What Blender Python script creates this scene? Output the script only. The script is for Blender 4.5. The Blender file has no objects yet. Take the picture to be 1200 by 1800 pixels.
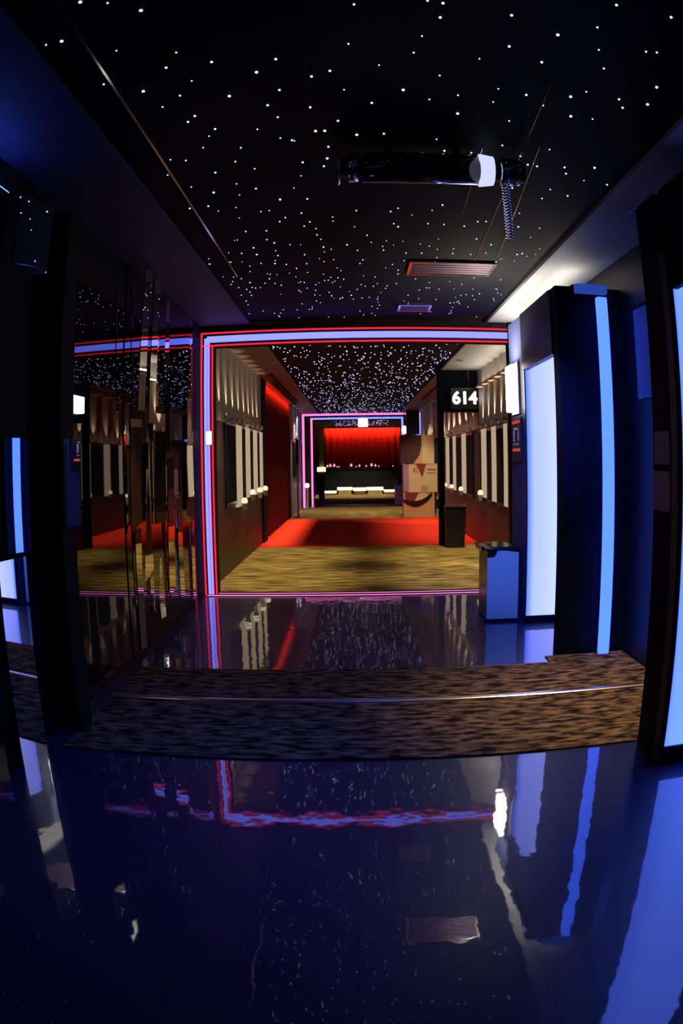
import bpy, bmesh, math, random
from mathutils import Vector, Matrix
S = bpy.context.scene
COL = S.collection
random.seed(7)
PI = math.pi

# ------------------------------------------------------------------ camera, world, exposure
cd = bpy.data.cameras.new('camera')
cam = bpy.data.objects.new('camera', cd); COL.objects.link(cam); S.camera = cam
cd.type = 'PANO'                                  # the photograph's barrel-shaped wide lens
cd.panorama_type = 'FISHEYE_LENS_POLYNOMIAL'
cd.sensor_fit = 'VERTICAL'; cd.sensor_width = 24; cd.sensor_height = 36
FMM = 1281.448 * 0.02
cd.fisheye_polynomial_k0 = 0; cd.fisheye_polynomial_k1 = -1 / FMM
cd.fisheye_polynomial_k2 = 0; cd.fisheye_polynomial_k3 = -0.1 / FMM ** 3; cd.fisheye_polynomial_k4 = 0
cd.fisheye_fov = math.radians(175); cd.lens = FMM; cd.clip_end = 200
R_ = Vector((0.99972895, 0.01716663, -0.01572714)); F_ = Vector((-0.01821491, 0.99744111, -0.06913356)); U_ = Vector((0.01450011, 0.06940128, 0.99748344))
m4 = Matrix((R_, U_, -F_)).transposed().to_4x4(); m4.translation = Vector((0, 0, 1.35)); cam.matrix_world = m4

W = bpy.data.worlds.new('world'); S.world = W; W.use_nodes = True
W.node_tree.nodes['Background'].inputs[0].default_value = (0.05, 0.09, 0.35, 1)
W.node_tree.nodes['Background'].inputs[1].default_value = 0.10
S.view_settings.view_transform = 'Standard'; S.view_settings.look = 'None'
S.view_settings.gamma = 1; S.view_settings.use_curve_mapping = False
S.view_settings.exposure = 0.0
S.cycles.max_bounces = 8; S.cycles.glossy_bounces = 6; S.cycles.diffuse_bounces = 3
S.cycles.sample_clamp_indirect = 4
S.cycles.use_denoising = True
S.cycles.caustics_reflective = False; S.cycles.caustics_refractive = False

# ------------------------------------------------------------------ materials
def mat(name, col, rough=0.6, metal=0.0, spec=0.5):
    m = bpy.data.materials.new(name); m.use_nodes = True
    b = m.node_tree.nodes['Principled BSDF']
    b.inputs['Base Color'].default_value = (*col, 1); b.inputs['Roughness'].default_value = rough
    b.inputs['Metallic'].default_value = metal; b.inputs['Specular IOR Level'].default_value = spec
    return m
def emis(name, col, st):
    m = bpy.data.materials.new(name); m.use_nodes = True; nt = m.node_tree; nt.nodes.clear()
    e = nt.nodes.new('ShaderNodeEmission'); o = nt.nodes.new('ShaderNodeOutputMaterial')
    e.inputs[0].default_value = (*col, 1); e.inputs[1].default_value = st
    nt.links.new(e.outputs[0], o.inputs[0]); return m
def noisy(m, c1, c2, scale, stretch=(1, 1, 1), detail=4, bump=0.0, lo=0.35, hi=0.65, bdist=0.01):
    nt = m.node_tree; b = nt.nodes['Principled BSDF']
    tc = nt.nodes.new('ShaderNodeTexCoord'); mp = nt.nodes.new('ShaderNodeMapping'); n = nt.nodes.new('ShaderNodeTexNoise')
    mp.inputs['Scale'].default_value = stretch; n.inputs['Scale'].default_value = scale; n.inputs['Detail'].default_value = detail
    r = nt.nodes.new('ShaderNodeValToRGB'); r.color_ramp.elements[0].position = lo; r.color_ramp.elements[1].position = hi
    r.color_ramp.elements[0].color = (*c1, 1); r.color_ramp.elements[1].color = (*c2, 1)
    nt.links.new(tc.outputs['Object'], mp.inputs[0]); nt.links.new(mp.outputs[0], n.inputs['Vector'])
    nt.links.new(n.outputs['Fac'], r.inputs[0]); nt.links.new(r.outputs[0], b.inputs['Base Color'])
    if bump:
        bp = nt.nodes.new('ShaderNodeBump'); bp.inputs['Strength'].default_value = bump; bp.inputs['Distance'].default_value = bdist
        nt.links.new(n.outputs['Fac'], bp.inputs['Height']); nt.links.new(bp.outputs[0], b.inputs['Normal'])
    return m

M = {}
# polished tiles with thin seams on a half-metre grid
m = mat('polished_tile', (0.02, 0.03, 0.07), 0.42, 0, 0.6); m.node_tree.nodes['Principled BSDF'].inputs['Coat Weight'].default_value = 1.0; m.node_tree.nodes['Principled BSDF'].inputs['Coat Roughness'].default_value = 0.03; m.node_tree.nodes['Principled BSDF'].inputs['Coat IOR'].default_value = 1.9; nt = m.node_tree; b = nt.nodes['Principled BSDF']
tc = nt.nodes.new('ShaderNodeTexCoord'); sp = nt.nodes.new('ShaderNodeSeparateXYZ'); nt.links.new(tc.outputs['Object'], sp.inputs[0])
def seam(out, off, per, wd):
    a = nt.nodes.new('ShaderNodeMath'); a.operation = 'ADD'; a.inputs[1].default_value = off; nt.links.new(out, a.inputs[0])
    p = nt.nodes.new('ShaderNodeMath'); p.operation = 'PINGPONG'; p.inputs[1].default_value = per / 2; nt.links.new(a.outputs[0], p.inputs[0])
    l = nt.nodes.new('ShaderNodeMath'); l.operation = 'LESS_THAN'; l.inputs[1].default_value = wd; nt.links.new(p.outputs[0], l.inputs[0])
    return l.outputs[0]
sx = seam(sp.outputs[0], 10.0, 0.5, 0.0016); sy = seam(sp.outputs[1], 10.2, 1.0, 0.0016)
mx = nt.nodes.new('ShaderNodeMath'); mx.operation = 'MAXIMUM'; nt.links.new(sx, mx.inputs[0]); nt.links.new(sy, mx.inputs[1])
nz = nt.nodes.new('ShaderNodeTexNoise'); nz.inputs['Scale'].default_value = 5; nz.inputs['Detail'].default_value = 6; nt.links.new(tc.outputs['Object'], nz.inputs['Vector'])
rp = nt.nodes.new('ShaderNodeValToRGB'); rp.color_ramp.elements[0].color = (0.010, 0.020, 0.11, 1); rp.color_ramp.elements[1].color = (0.018, 0.034, 0.17, 1); nt.links.new(nz.outputs['Fac'], rp.inputs[0])
mc = nt.nodes.new('ShaderNodeMix'); mc.data_type = 'RGBA'; nt.links.new(mx.outputs[0], mc.inputs['Factor']); nt.links.new(rp.outputs[0], mc.inputs['A']); mc.inputs['B'].default_value = (0.004, 0.004, 0.008, 1)
nt.links.new(mc.outputs['Result'], b.inputs['Base Color'])
rr = nt.nodes.new('ShaderNodeMapRange'); rr.inputs['To Min'].default_value = 0.42; rr.inputs['To Max'].default_value = 0.6; nt.links.new(mx.outputs[0], rr.inputs[0]); nt.links.new(rr.outputs[0], b.inputs['Roughness'])
n2 = nt.nodes.new('ShaderNodeTexNoise'); n2.inputs['Scale'].default_value = 7; n2.inputs['Detail'].default_value = 2; nt.links.new(tc.outputs['Object'], n2.inputs['Vector'])
bp = nt.nodes.new('ShaderNodeBump'); bp.inputs['Strength'].default_value = 0.08; bp.inputs['Distance'].default_value = 0.01; nt.links.new(n2.outputs['Fac'], bp.inputs['Height']); nt.links.new(bp.outputs[0], b.inputs['Normal']); nt.links.new(bp.outputs[0], b.inputs['Coat Normal'])
M['tile'] = m
M['carpet'] = noisy(mat('brown_carpet', (0.1, 0.07, 0.04), 0.95, 0, 0.1), (0.025, 0.018, 0.018), (0.40, 0.28, 0.19), 9, (1.0, 2.8, 1), 10, 1.0, 0.40, 0.64, 0.02)
M['gold_carpet'] = noisy(mat('gold_carpet', (0.3, 0.2, 0.06), 0.95, 0, 0.1), (0.11, 0.07, 0.025), (0.60, 0.43, 0.15), 3.4, (0.8, 4.2, 1), 10, 0.8, 0.37, 0.63)
M['red_carpet'] = noisy(mat('red_carpet', (0.6, 0.03, 0.01), 0.95, 0, 0.1), (0.50, 0.03, 0.012), (0.68, 0.045, 0.016), 20)
M['navy_carpet'] = noisy(mat('navy_carpet', (0.02, 0.02, 0.05), 0.9, 0, 0.2), (0.006, 0.008, 0.03), (0.04, 0.05, 0.12), 6, (1, 3, 1), 6)
M['ceil'] = mat('black_ceiling', (0.0015, 0.002, 0.006), 0.7, 0, 0.08)
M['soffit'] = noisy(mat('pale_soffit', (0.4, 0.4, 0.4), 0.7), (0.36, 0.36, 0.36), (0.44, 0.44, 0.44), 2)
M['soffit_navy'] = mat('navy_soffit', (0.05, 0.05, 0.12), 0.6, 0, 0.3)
M['soffit_brown'] = mat('brown_soffit', (0.16, 0.11, 0.10), 0.6)
M['black'] = noisy(mat('black_wall_panel', (0.01, 0.01, 0.014), 0.7, 0, 0.08), (0.004, 0.005, 0.014), (0.008, 0.009, 0.02), 30)
M['pier'] = mat('blue_pier_paint', (0.07, 0.085, 0.20), 0.6, 0, 0.2)
M['matte'] = mat('matte_black', (0.008, 0.008, 0.014), 0.8, 0, 0.2)
M['navy'] = mat('dark_navy_wall', (0.005, 0.006, 0.016), 0.5)
M['brown'] = noisy(mat('brown_wood_wall', (0.10, 0.045, 0.04), 0.45), (0.030, 0.013, 0.014), (0.06, 0.028, 0.026), 4, (1, 6, 0.6))
M['flute'] = mat('pale_fluted_wall', (0.42, 0.37, 0.34), 0.5)
M['flute_purple'] = mat('lilac_fluted_wall', (0.36, 0.33, 0.42), 0.55)
M['mirror'] = mat('tinted_mirror', (0.065, 0.07, 0.11), 0.015, 1.0)
M['dark_glass'] = mat('dark_mirror_glass', (0.003, 0.003, 0.006), 0.015); M['dark_glass'].node_tree.nodes['Principled BSDF'].inputs['IOR'].default_value = 1.75
M['mirror_clear'] = mat('clear_mirror', (0.85, 0.84, 0.82), 0.012, 1.0)
M['chrome'] = mat('chrome', (0.75, 0.75, 0.78), 0.15, 1.0)
M['alu'] = mat('aluminium', (0.85, 0.78, 0.65), 0.28, 1.0)
M['white'] = mat('white_paint', (0.80, 0.80, 0.82), 0.4)
M['plastic'] = mat('black_plastic', (0.012, 0.012, 0.016), 0.25)
M['curtain'] = mat('dark_red_curtain', (0.26, 0.022, 0.012), 0.8)
M['purple'] = mat('purple_paint', (0.22, 0.08, 0.42), 0.5)
M['lilac'] = mat('lilac_paint', (0.40, 0.38, 0.62), 0.5)
M['tan'] = mat('tan_card', (0.60, 0.44, 0.19), 0.7)
M['cream'] = mat('cream_card', (0.70, 0.62, 0.32), 0.7)
M['maroon'] = mat('maroon_card', (0.24, 0.035, 0.025), 0.7)
M['dark_maroon'] = mat('dark_maroon_card', (0.07, 0.018, 0.022), 0.7)
M['grn'] = mat('green_tint_card', (0.36, 0.42, 0.24), 0.7)
M['lilac_card'] = mat('lilac_card', (0.42, 0.28, 0.46), 0.7)
M['red_led'] = emis('red_led', (1.0, 0.025, 0.04), 0.95)
M['blue_led'] = emis('blue_led', (0.34, 0.37, 2.2), 1.1)
M['blue_led2'] = emis('violet_led', (0.48, 0.25, 1.0), 1.2)
M['pink_led'] = emis('pink_led', (1.0, 0.22, 0.62), 1.3)
M['neon_blue'] = emis('blue_neon', (0.13, 0.34, 3.0), 1.1)
M['star'] = emis('star_light', (0.50, 0.62, 1.0), 3.0)
M['star_far'] = emis('far_star_light', (0.46, 0.52, 1.0), 3.0)
M['warm_white'] = emis('warm_white', (1.0, 0.90, 0.74), 14.0)
M['lamp_white'] = emis('white_glow', (1.0, 0.93, 0.82), 2.2)
M['exit_white'] = emis('white_sign_glow', (1.0, 0.97, 0.88), 1.8)
M['sign_text'] = emis('white_sign_letters', (1.0, 0.97, 0.95), 3.0)
M['gap_glow'] = emis('painted_lamp_glow', (1.0, 0.76, 0.48), 0.45)  # emission painted in for wall lit by the globe lamps
M['globe_cream'] = emis('cream_globe', (1.0, 0.82, 0.55), 1.1)
M['dark_red'] = mat('very_dark_red_cloth', (0.11, 0.012, 0.008), 0.9, 0, 0.1)
M['pinkdot'] = emis('pink_candle', (1.0, 0.35, 0.30), 1.2)
M['cream_glow'] = emis('cream_glow', (1.0, 0.80, 0.45), 1.6)

# lightbox face: a tube behind a diffuser, bright in the middle and blue at the rims
def lightbox_mat(name, x0, x1, c_mid, c_rim, st):
    m = bpy.data.materials.new(name); m.use_nodes = True; nt = m.node_tree; nt.nodes.clear()
    e = nt.nodes.new('ShaderNodeEmission'); o = nt.nodes.new('ShaderNodeOutputMaterial'); e.inputs[1].default_value = st
    tc = nt.nodes.new('ShaderNodeTexCoord'); sp = nt.nodes.new('ShaderNodeSeparateXYZ'); nt.links.new(tc.outputs['Object'], sp.inputs[0])
    mr = nt.nodes.new('ShaderNodeMapRange'); mr.inputs['From Min'].default_value = x0; mr.inputs['From Max'].default_value = x1; nt.links.new(sp.outputs[0], mr.inputs[0])
    r = nt.nodes.new('ShaderNodeValToRGB'); cr = r.color_ramp; cr.interpolation = 'EASE'
    cr.elements[0].position = 0.0; cr.elements[0].color = (*c_rim, 1); cr.elements[1].position = 1.0; cr.elements[1].color = (*c_mid, 1)
    el = cr.elements.new(0.28); el.color = (*[(a * 0.25 + b * 0.75) for a, b in zip(c_rim, c_mid)], 1)
    nt.links.new(mr.outputs[0], r.inputs[0]); nt.links.new(r.outputs[0], e.inputs[0]); nt.links.new(e.outputs[0], o.inputs[0])
    return m

# ------------------------------------------------------------------ builders
def obj(name, bm, m, parent=None, smooth=False, loc=None):
    me = bpy.data.meshes.new(name); bmesh.ops.recalc_face_normals(bm, faces=bm.faces[:]); bm.to_mesh(me); bm.free()
    if isinstance(m, str): m = M[m]
    me.materials.append(m)
    if smooth:
        for p in me.polygons: p.use_smooth = True
    o = bpy.data.objects.new(name, me); COL.objects.link(o)
    if parent: o.parent = parent
    if loc: o.location = loc
    return o
def tag(o, label=None, cat=None, group=None, kind=None):
    if label: o['label'] = label
    if cat: o['category'] = cat
    if group: o['group'] = group
    if kind: o['kind'] = kind
    return o
def thing(name, label, cat, loc=(0, 0, 0), group=None, rz=0):
    o = bpy.data.objects.new(name, None); COL.objects.link(o); o.location = loc; o.rotation_euler = (0, 0, rz)
    return tag(o, label, cat, group)
def box(bm, x0, x1, y0, y1, z0, z1):
    v = [bm.verts.new(p) for p in ((x0, y0, z0), (x1, y0, z0), (x1, y1, z0), (x0, y1, z0), (x0, y0, z1), (x1, y0, z1), (x1, y1, z1), (x0, y1, z1))]
    for f in ((0, 3, 2, 1), (4, 5, 6, 7), (0, 1, 5, 4), (1, 2, 6, 5), (2, 3, 7, 6), (3, 0, 4, 7)): bm.faces.new([v[i] for i in f])
    return v
def B(*a, bev=0.0):
    bm = bmesh.new()
    if a and not isinstance(a[0], (tuple, list)): a = (a,)
    for q in a: box(bm, *q)
    if bev: bmesh.ops.bevel(bm, geom=bm.edges[:], offset=bev, segments=2, profile=0.6, affect='EDGES')
    return bm
def cyl(bm, p, q, r0, r1=None, n=20, caps=True):
    p, q = Vector(p), Vector(q); r1 = r0 if r1 is None else r1
    d = (q - p).normalized(); a = d.orthogonal().normalized(); b = d.cross(a)
    A = [bm.verts.new(p + (a * math.cos(t) + b * math.sin(t)) * r0) for t in [2 * PI * i / n for i in range(n)]]
    Bq = [bm.verts.new(q + (a * math.cos(t) + b * math.sin(t)) * r1) for t in [2 * PI * i / n for i in range(n)]]
    for i in range(n): bm.faces.new([A[i], A[(i + 1) % n], Bq[(i + 1) % n], Bq[i]])
    if caps: bm.faces.new(A[::-1]); bm.faces.new(Bq)
    return bm
def tube(bm, pts, r, n=8):
    pts = [Vector(p) for p in pts]; rings = []
    for i, p in enumerate(pts):
        d = (pts[min(i + 1, len(pts) - 1)] - pts[max(i - 1, 0)]).normalized()
        ref = Vector((0, 0, 1)) if abs(d.z) < 0.9 else Vector((1, 0, 0))
        a = d.cross(ref).normalized(); b = a.cross(d)
        rings.append([bm.verts.new(p + (a * math.cos(2 * PI * k / n) + b * math.sin(2 * PI * k / n)) * r) for k in range(n)])
    for A, Bq in zip(rings, rings[1:]):
        for k in range(n): bm.faces.new([A[k], A[(k + 1) % n], Bq[(k + 1) % n], Bq[k]])
    bm.faces.new(rings[0][::-1]); bm.faces.new(rings[-1]); return bm
def lathe(prof, n=20, c=(0, 0, 0)):
    bm = bmesh.new(); rings = []
    for r, z in prof:
        rings.append([bm.verts.new((c[0] + r * math.cos(2 * PI * k / n), c[1] + r * math.sin(2 * PI * k / n), c[2] + z)) for k in range(n)])
    for A, Bq in zip(rings, rings[1:]):
        for k in range(n): bm.faces.new([A[k], A[(k + 1) % n], Bq[(k + 1) % n], Bq[k]])
    bm.faces.new(rings[0][::-1]); bm.faces.new(rings[-1]); return bm
def prism(pts, y0, y1):              # outline in x,z extruded along y
    bm = bmesh.new()
    A = [bm.verts.new((x, y0, z)) for x, z in pts]; Bq = [bm.verts.new((x, y1, z)) for x, z in pts]; n = len(pts)
    bm.faces.new(A); bm.faces.new(Bq[::-1])
    for i in range(n): bm.faces.new([A[i], Bq[i], Bq[(i + 1) % n], A[(i + 1) % n]])
    return bm
def xprism(pts, x0, x1):             # outline in y,z extruded along x
    bm = bmesh.new()
    A = [bm.verts.new((x0, y, z)) for y, z in pts]; Bq = [bm.verts.new((x1, y, z)) for y, z in pts]; n = len(pts)
    bm.faces.new(A); bm.faces.new(Bq[::-1])
    for i in range(n): bm.faces.new([A[i], Bq[i], Bq[(i + 1) % n], A[(i + 1) % n]])
    return bm
def wavy(axis, fix, a0, a1, z0, z1, amp, per, side=1, thick=0.05):   # fluted sheet along y (axis 'y') or x
    bm = bmesh.new(); n = max(8, int((a1 - a0) / per * 10)); cols = []
    for i in range(n + 1):
        t = a0 + (a1 - a0) * i / n; d = side * amp * (0.5 - 0.5 * math.cos(2 * PI * (t - a0) / per))
        f = fix + d; g = fix - side * thick
        P = (lambda q, z: (q, t, z)) if axis == 'y' else (lambda q, z: (t, q, z))
        cols.append([bm.verts.new(P(f, z0)), bm.verts.new(P(f, z1)), bm.verts.new(P(g, z1)), bm.verts.new(P(g, z0))])
    for A, Bq in zip(cols, cols[1:]):
        for k in range(4): bm.faces.new([A[k], A[(k + 1) % 4], Bq[(k + 1) % 4], Bq[k]])
    bm.faces.new(cols[0]); bm.faces.new(cols[-1][::-1]); return bm
def struct(name, bm, m): return tag(obj(name, bm, m), kind='structure')
def text_part(name, body, size, m, parent, loc, rx=PI / 2, rz=0, ext=0.006):
    c = bpy.data.curves.new(name, 'FONT'); c.body = body; c.size = size; c.extrude = ext; c.align_x = 'CENTER'; c.align_y = 'CENTER'
    c.offset = size * 0.03
    t = bpy.data.objects.new('tmp', c); COL.objects.link(t); bpy.context.view_layer.update()
    me = bpy.data.meshes.new_from_object(t.evaluated_get(bpy.context.evaluated_depsgraph_get())); bpy.data.objects.remove(t)
    me.materials.clear(); me.materials.append(M[m]); me.name = name
    o = bpy.data.objects.new(name, me); COL.objects.link(o); o.parent = parent; o.location = loc; o.rotation_euler = (rx, 0, rz); return o
def light(kind, parent, loc, energy, col, rot=(0, 0, 0), size=0.1, spot=1.0, blend=0.5, sy=None):
    l = bpy.data.lights.new('bulb', kind); l.energy = energy; l.color = col
    if kind == 'SPOT': l.spot_size = spot; l.spot_blend = blend; l.shadow_soft_size = size
    elif kind == 'AREA':
        l.size = size
        if sy: l.shape = 'RECTANGLE'; l.size_y = sy
    else: l.shadow_soft_size = size
    o = bpy.data.objects.new('bulb', l); COL.objects.link(o); o.location = loc; o.rotation_euler = rot
    if parent: o.parent = parent
    return o

# ------------------------------------------------------------------ setting: floors, ceiling, walls
struct('floor', B(-3.2, 3.0, -2.0, 34, -0.1, 0.0), 'tile')
struct('ceiling', B(-1.6, 2.1, -1.5, 34, 2.82, 2.95), 'ceil')
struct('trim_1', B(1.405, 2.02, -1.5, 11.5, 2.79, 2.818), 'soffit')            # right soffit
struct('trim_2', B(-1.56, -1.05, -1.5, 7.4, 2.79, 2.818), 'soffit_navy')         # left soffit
struct('trim_3', B(-1.56, -1.05, 7.401, 31, 2.79, 2.818), 'soffit_brown')
struct('trim_4', B(1.405, 2.05, 11.501, 31, 2.79, 2.818), 'soffit_brown')
struct('trim_5', B(-0.875, -0.865, 1.2, 5.4, 2.80, 2.819), 'chrome')             # thin metal seam along the star ceiling
# bulkhead and pillar where the hall narrows
struct('wall_bulkhead', B(1.345, 2.05, 11.42, 11.6, 2.12, 2.789), 'black')
struct('wall_pillar', B(1.345, 1.43, 11.42, 11.6, 0.0, 2.12), 'black')
# right side of the near section: wall plane at x = 1.4 with recesses
struct('wall_right', B((1.37, 2.0, -1.5, 1.3, 0, 2.56), (1.37, 1.40, 1.301, 2.78, 2.09, 2.56), bev=0), 'black')
struct('wall_right_pier', B(1.36, 2.0, 2.83, 3.06, 0, 2.56), 'black')
struct('wall_right_alcove', B(1.90, 2.0, -1.5, 7.3, 0, 2.789), 'navy')
struct('wall_right_column', B(1.40, 1.899, 4.72, 4.86, 0, 2.56), 'black')
struct('wall_right_lintel', B((1.39, 1.44, 4.861, 5.80, 2.09, 2.56)), 'navy')
struct('wall_right_far_pier', B(1.40, 1.899, 5.84, 6.32, 0, 2.56), 'pier')
struct('wall_right_return', B(1.615, 1.899, 7.30, 7.45, 0, 2.789), 'black')
# left side: tinted mirror wall
struct('wall_left', B(-1.62, -1.56, -1.5, 7.30, 0, 2.789), 'black')
struct('wall_left_hall', B(-1.70, -1.60, 7.46, 31, 0, 2.789), 'matte')
struct('wall_right_hall', B(2.06, 2.15, 7.30, 31, 0, 2.82), 'matte')
struct('wall_back', B(-1.7, 2.15, 31.0, 31.1, 0, 2.82), 'matte')
# panelling of the hall
struct('wall_left_panelling', B(-1.599, -1.55, 7.47, 12.1, 0.0, 1.85), 'brown')
struct('wall_left_flutes', wavy('y', -1.56, 7.47, 12.1, 1.85, 2.79, 0.035, 0.47), 'flute')
struct('wall_left_pier', B(-1.599, -1.52, 12.1, 12.6, 0, 2.789), 'black')
struct('wall_left_lilac', B(-1.599, -1.55, 17.8, 21.3, 0, 1.9), 'lilac')
struct('wall_left_far_flutes', wavy('y', -1.56, 17.8, 21.3, 1.9, 2.79, 0.05, 0.30), 'flute_purple')
struct('wall_right_panelling', B((2.012, 2.059, 7.46, 16.9, 0.0, 1.85)), 'brown')
struct('wall_right_flutes', wavy('y', 2.02, 7.46, 11.4, 1.85, 2.79, 0.035, 0.47, -1), 'flute')
struct('wall_right_far_flutes', wavy('y', 2.02, 11.62, 16.9, 1.85, 2.79, 0.05, 0.36, -1), 'flute')
struct('wall_right_end_flutes', wavy('y', 2.02, 16.95, 21.2, 1.9, 2.79, 0.07, 0.62, -1), 'flute')

# carpets
def carpet(name, label, m, *r):
    return tag(obj(name, B(*r), m), label, 'carpet')
carpet('brown_carpet', 'brown mottled carpet strip with a metal threshold across the glossy floor', 'carpet', (-1.44, 1.30, 3.07, 4.56, 0.0, 0.008), (1.30, 1.89, 3.07, 4.715, 0.0, 0.008))
carpet('gold_carpet', 'streaky gold carpet between the big neon gate and the red carpet', 'gold_carpet', -1.55, 2.0, 7.46, 11.45, 0.0, 0.008)
carpet('red_carpet', 'wide red carpet crossing the hall', 'red_carpet', -1.6, 2.05, 11.45, 17.1, 0.0, 0.009)
carpet('gold_carpet', 'gold carpet behind the red carpet, in front of the far gate', 'gold_carpet', -1.55, 2.05, 17.1, 21.45, 0.0, 0.008)
carpet('gold_carpet', 'narrow gold carpet in front of the glowing plinths at the far end', 'gold_carpet', -1.55, 2.05, 26.6, 29.9, 0.0, 0.008)
carpet('navy_carpet', 'dark navy carpet band beyond the far gate, before the glowing plinths', 'navy_carpet', -1.55, 2.05, 23.05, 26.6, 0.0, 0.008)
tag(obj('metal_threshold', xprism([(3.905 + 0.024 * math.cos(t), 0.0082 + 0.013 * math.sin(t)) for t in [PI * k / 8 for k in range(9)]], -1.44, 1.89), 'alu'), 'shiny metal threshold strip across the brown carpet', 'threshold strip')

# ------------------------------------------------------------------ star lights on the ceiling
near = [(0.94,1.67),(-0.81,1.69),(-0.73,1.73),(-0.36,1.75),(0.86,1.75),(1.06,1.75),(-0.56,1.76),(-0.64,1.81),(-0.36,1.81),(-0.2,1.81),(0.26,1.86),(0.31,1.87),(0.03,1.89),(-1.01,1.9),(-0.95,1.9),(0.54,1.91),(0.84,1.91),(0.31,1.96),(0.72,2.0),(1.1,2.0),(1.06,2.01),(-0.79,2.04),(0.89,2.06),(0.26,2.09),(-0.59,2.12),(0.57,2.12),(0.01,2.15),(0.95,2.19),(0.24,2.21),(0.71,2.21),(-0.65,2.22),(-0.48,2.22),(0.48,2.23),(-0.25,2.24),(1.2,2.26),(-0.91,2.27),(1.37,2.27),(0.12,2.31),(-0.33,2.33),(-0.58,2.35),(-0.06,2.35),(-0.78,2.38),(0.35,2.38),(-0.13,2.39),(0.94,2.4),(1.09,2.42),(1.22,2.42),(-0.65,2.46),(0.59,2.46),(0.89,2.46),(-0.26,2.49),(0.71,2.49),(1.13,2.49),(-0.46,2.51),(-0.01,2.51),(0.22,2.51),(-0.74,2.54),(0.44,2.54),(0.8,2.57),(0.59,2.58),(0.33,2.59),(-0.32,2.62),(0.1,2.63),(0.94,2.64),(1.04,2.64),(-0.15,2.66),(-0.63,2.66),(-0.67,2.71),(0.46,2.71),(-0.29,2.74),(0.69,2.75),(-0.04,2.8),(-0.57,2.81),(-0.39,2.85),(-0.88,2.87),(-0.61,2.88),(-0.14,2.9),(-0.1,2.9),(-0.87,2.94),(0.16,2.94),(0.04,2.95),(-0.3,2.96),(-0.25,2.99),(0.4,2.99),(-0.66,3.0),(-0.24,3.0),(0.71,3.02),(0.94,3.02),(-0.49,3.04),(-0.09,3.08),(-0.84,3.1),(0.45,3.12),(-0.77,3.13),(0.58,3.13),(0.82,3.13),(0.35,3.16),(0.38,3.17),(0.12,3.17),(1.22,3.18),(-0.54,3.2),(0.09,3.2),(-0.1,3.22),(1.07,3.22),(0.88,3.23),(0.93,3.24),(-0.22,3.26),(-0.9,3.29),(1.1,3.3),(-0.46,3.31),(-0.12,3.32),(-0.66,3.32),(1.22,3.37),(1.36,3.39),(0.88,3.4),(0.1,3.43),(-0.24,3.44),(-0.82,3.49),(-0.58,3.5),(1.08,3.55),(0.87,3.57),(-0.49,3.59),(-0.72,3.6),(-0.29,3.61),(1.2,3.62),(-0.59,3.67),(1.07,3.7),(-0.38,3.78),(-0.23,3.79),(-0.79,3.81),(-0.9,3.82),(-0.88,3.85),(-0.64,3.87),(0.53,3.9),(-0.75,3.91),(-0.46,3.96),(-0.51,3.97),(0.28,3.97),(1.0,3.98),(0.48,4.0),(0.04,4.01),(-0.28,4.03),(0.24,4.03),(-0.65,4.06),(0.37,4.09),(-0.38,4.1),(-0.1,4.12),(-0.42,4.17),(0.83,4.17),(0.78,4.18),(-0.24,4.2),(-0.1,4.2),(1.05,4.24),(1.19,4.24),(0.48,4.25),(0.27,4.26),(0.58,4.26),(-0.28,4.28),(0.71,4.28),(0.03,4.32),(0.3,4.32),(-0.65,4.33),(-0.21,4.34),(-0.52,4.34),(1.18,4.45),(-0.21,4.47),(-0.73,4.5),(0.11,4.5),(-0.75,4.51),(-0.54,4.53),(0.83,4.54),(-0.19,4.57),(0.58,4.57),(-0.5,4.61),(0.24,4.63),(-0.88,4.64),(0.35,4.64),(0.14,4.66),(0.95,4.66),(-0.4,4.67),(-0.33,4.68),(0.47,4.69),(-0.65,4.7),(-0.02,4.71),(-0.18,4.75),(0.22,4.76),(0.71,4.79),(-0.51,4.8),(-0.13,4.81),(-0.75,4.82),(0.6,4.82),(1.21,4.84),(1.31,4.84),(0.23,4.85),(0.05,4.85),(-0.87,4.86),(-0.65,4.87),(-0.18,4.87),(0.95,4.87),(1.18,4.87),(0.72,4.91),(0.39,4.92),(0.5,4.92),(0.85,4.92),(-0.32,4.93),(1.09,5.01),(-0.86,5.03),(0.62,5.03),(-0.78,5.04),(-1.02,5.04),(-0.54,5.05),(1.2,5.05),(-0.12,5.08),(1.07,5.09),(0.09,5.1),(-0.65,5.11),(-0.55,5.13),(0.95,5.13),(0.86,5.14),(-0.74,5.17),(-0.47,5.17),(-0.32,5.17),(0.31,5.23),(0.53,5.23),(0.73,5.24),(0.62,5.3),(-0.1,5.32),(-0.64,5.42),(-0.47,5.43),(-0.33,5.43),(-0.62,5.44),(-0.57,5.46),(-0.21,5.5),(-0.86,5.53),(-0.43,5.55),(-0.1,5.62),(-0.81,5.67),(-0.21,5.7),(-0.57,5.81),(-0.75,5.86),(-0.79,5.87),(-0.87,5.9),(-0.44,6.03),(-0.3,6.04),(-0.17,6.26)]
star_bm = bmesh.new(); bmesh.ops.create_icosphere(star_bm, subdivisions=1, radius=0.0055)
star0 = obj('star_light', star_bm, 'star')
tag(star0, 'tiny blue-white point light in the black star ceiling', 'star light', 'star lights of the near ceiling')
pts = list(near)
while len(pts) < 300:
    p = (random.uniform(-1.0, 1.36), random.uniform(4.6, 6.6))
    if all((p[0] - q[0]) ** 2 + (p[1] - q[1]) ** 2 > 0.006 for q in pts): pts.append(p)
for i, (x, y) in enumerate(pts):
    o = star0 if i == 0 else star0.copy()
    if i: COL.objects.link(o)
    s = random.choice((0.6, 0.7, 0.8, 1.0, 1.0, 1.25)) 
    if y > 4: s *= 0.85
    o.location = (x, y, 2.8185); o.scale = (s, s, s)
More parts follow.
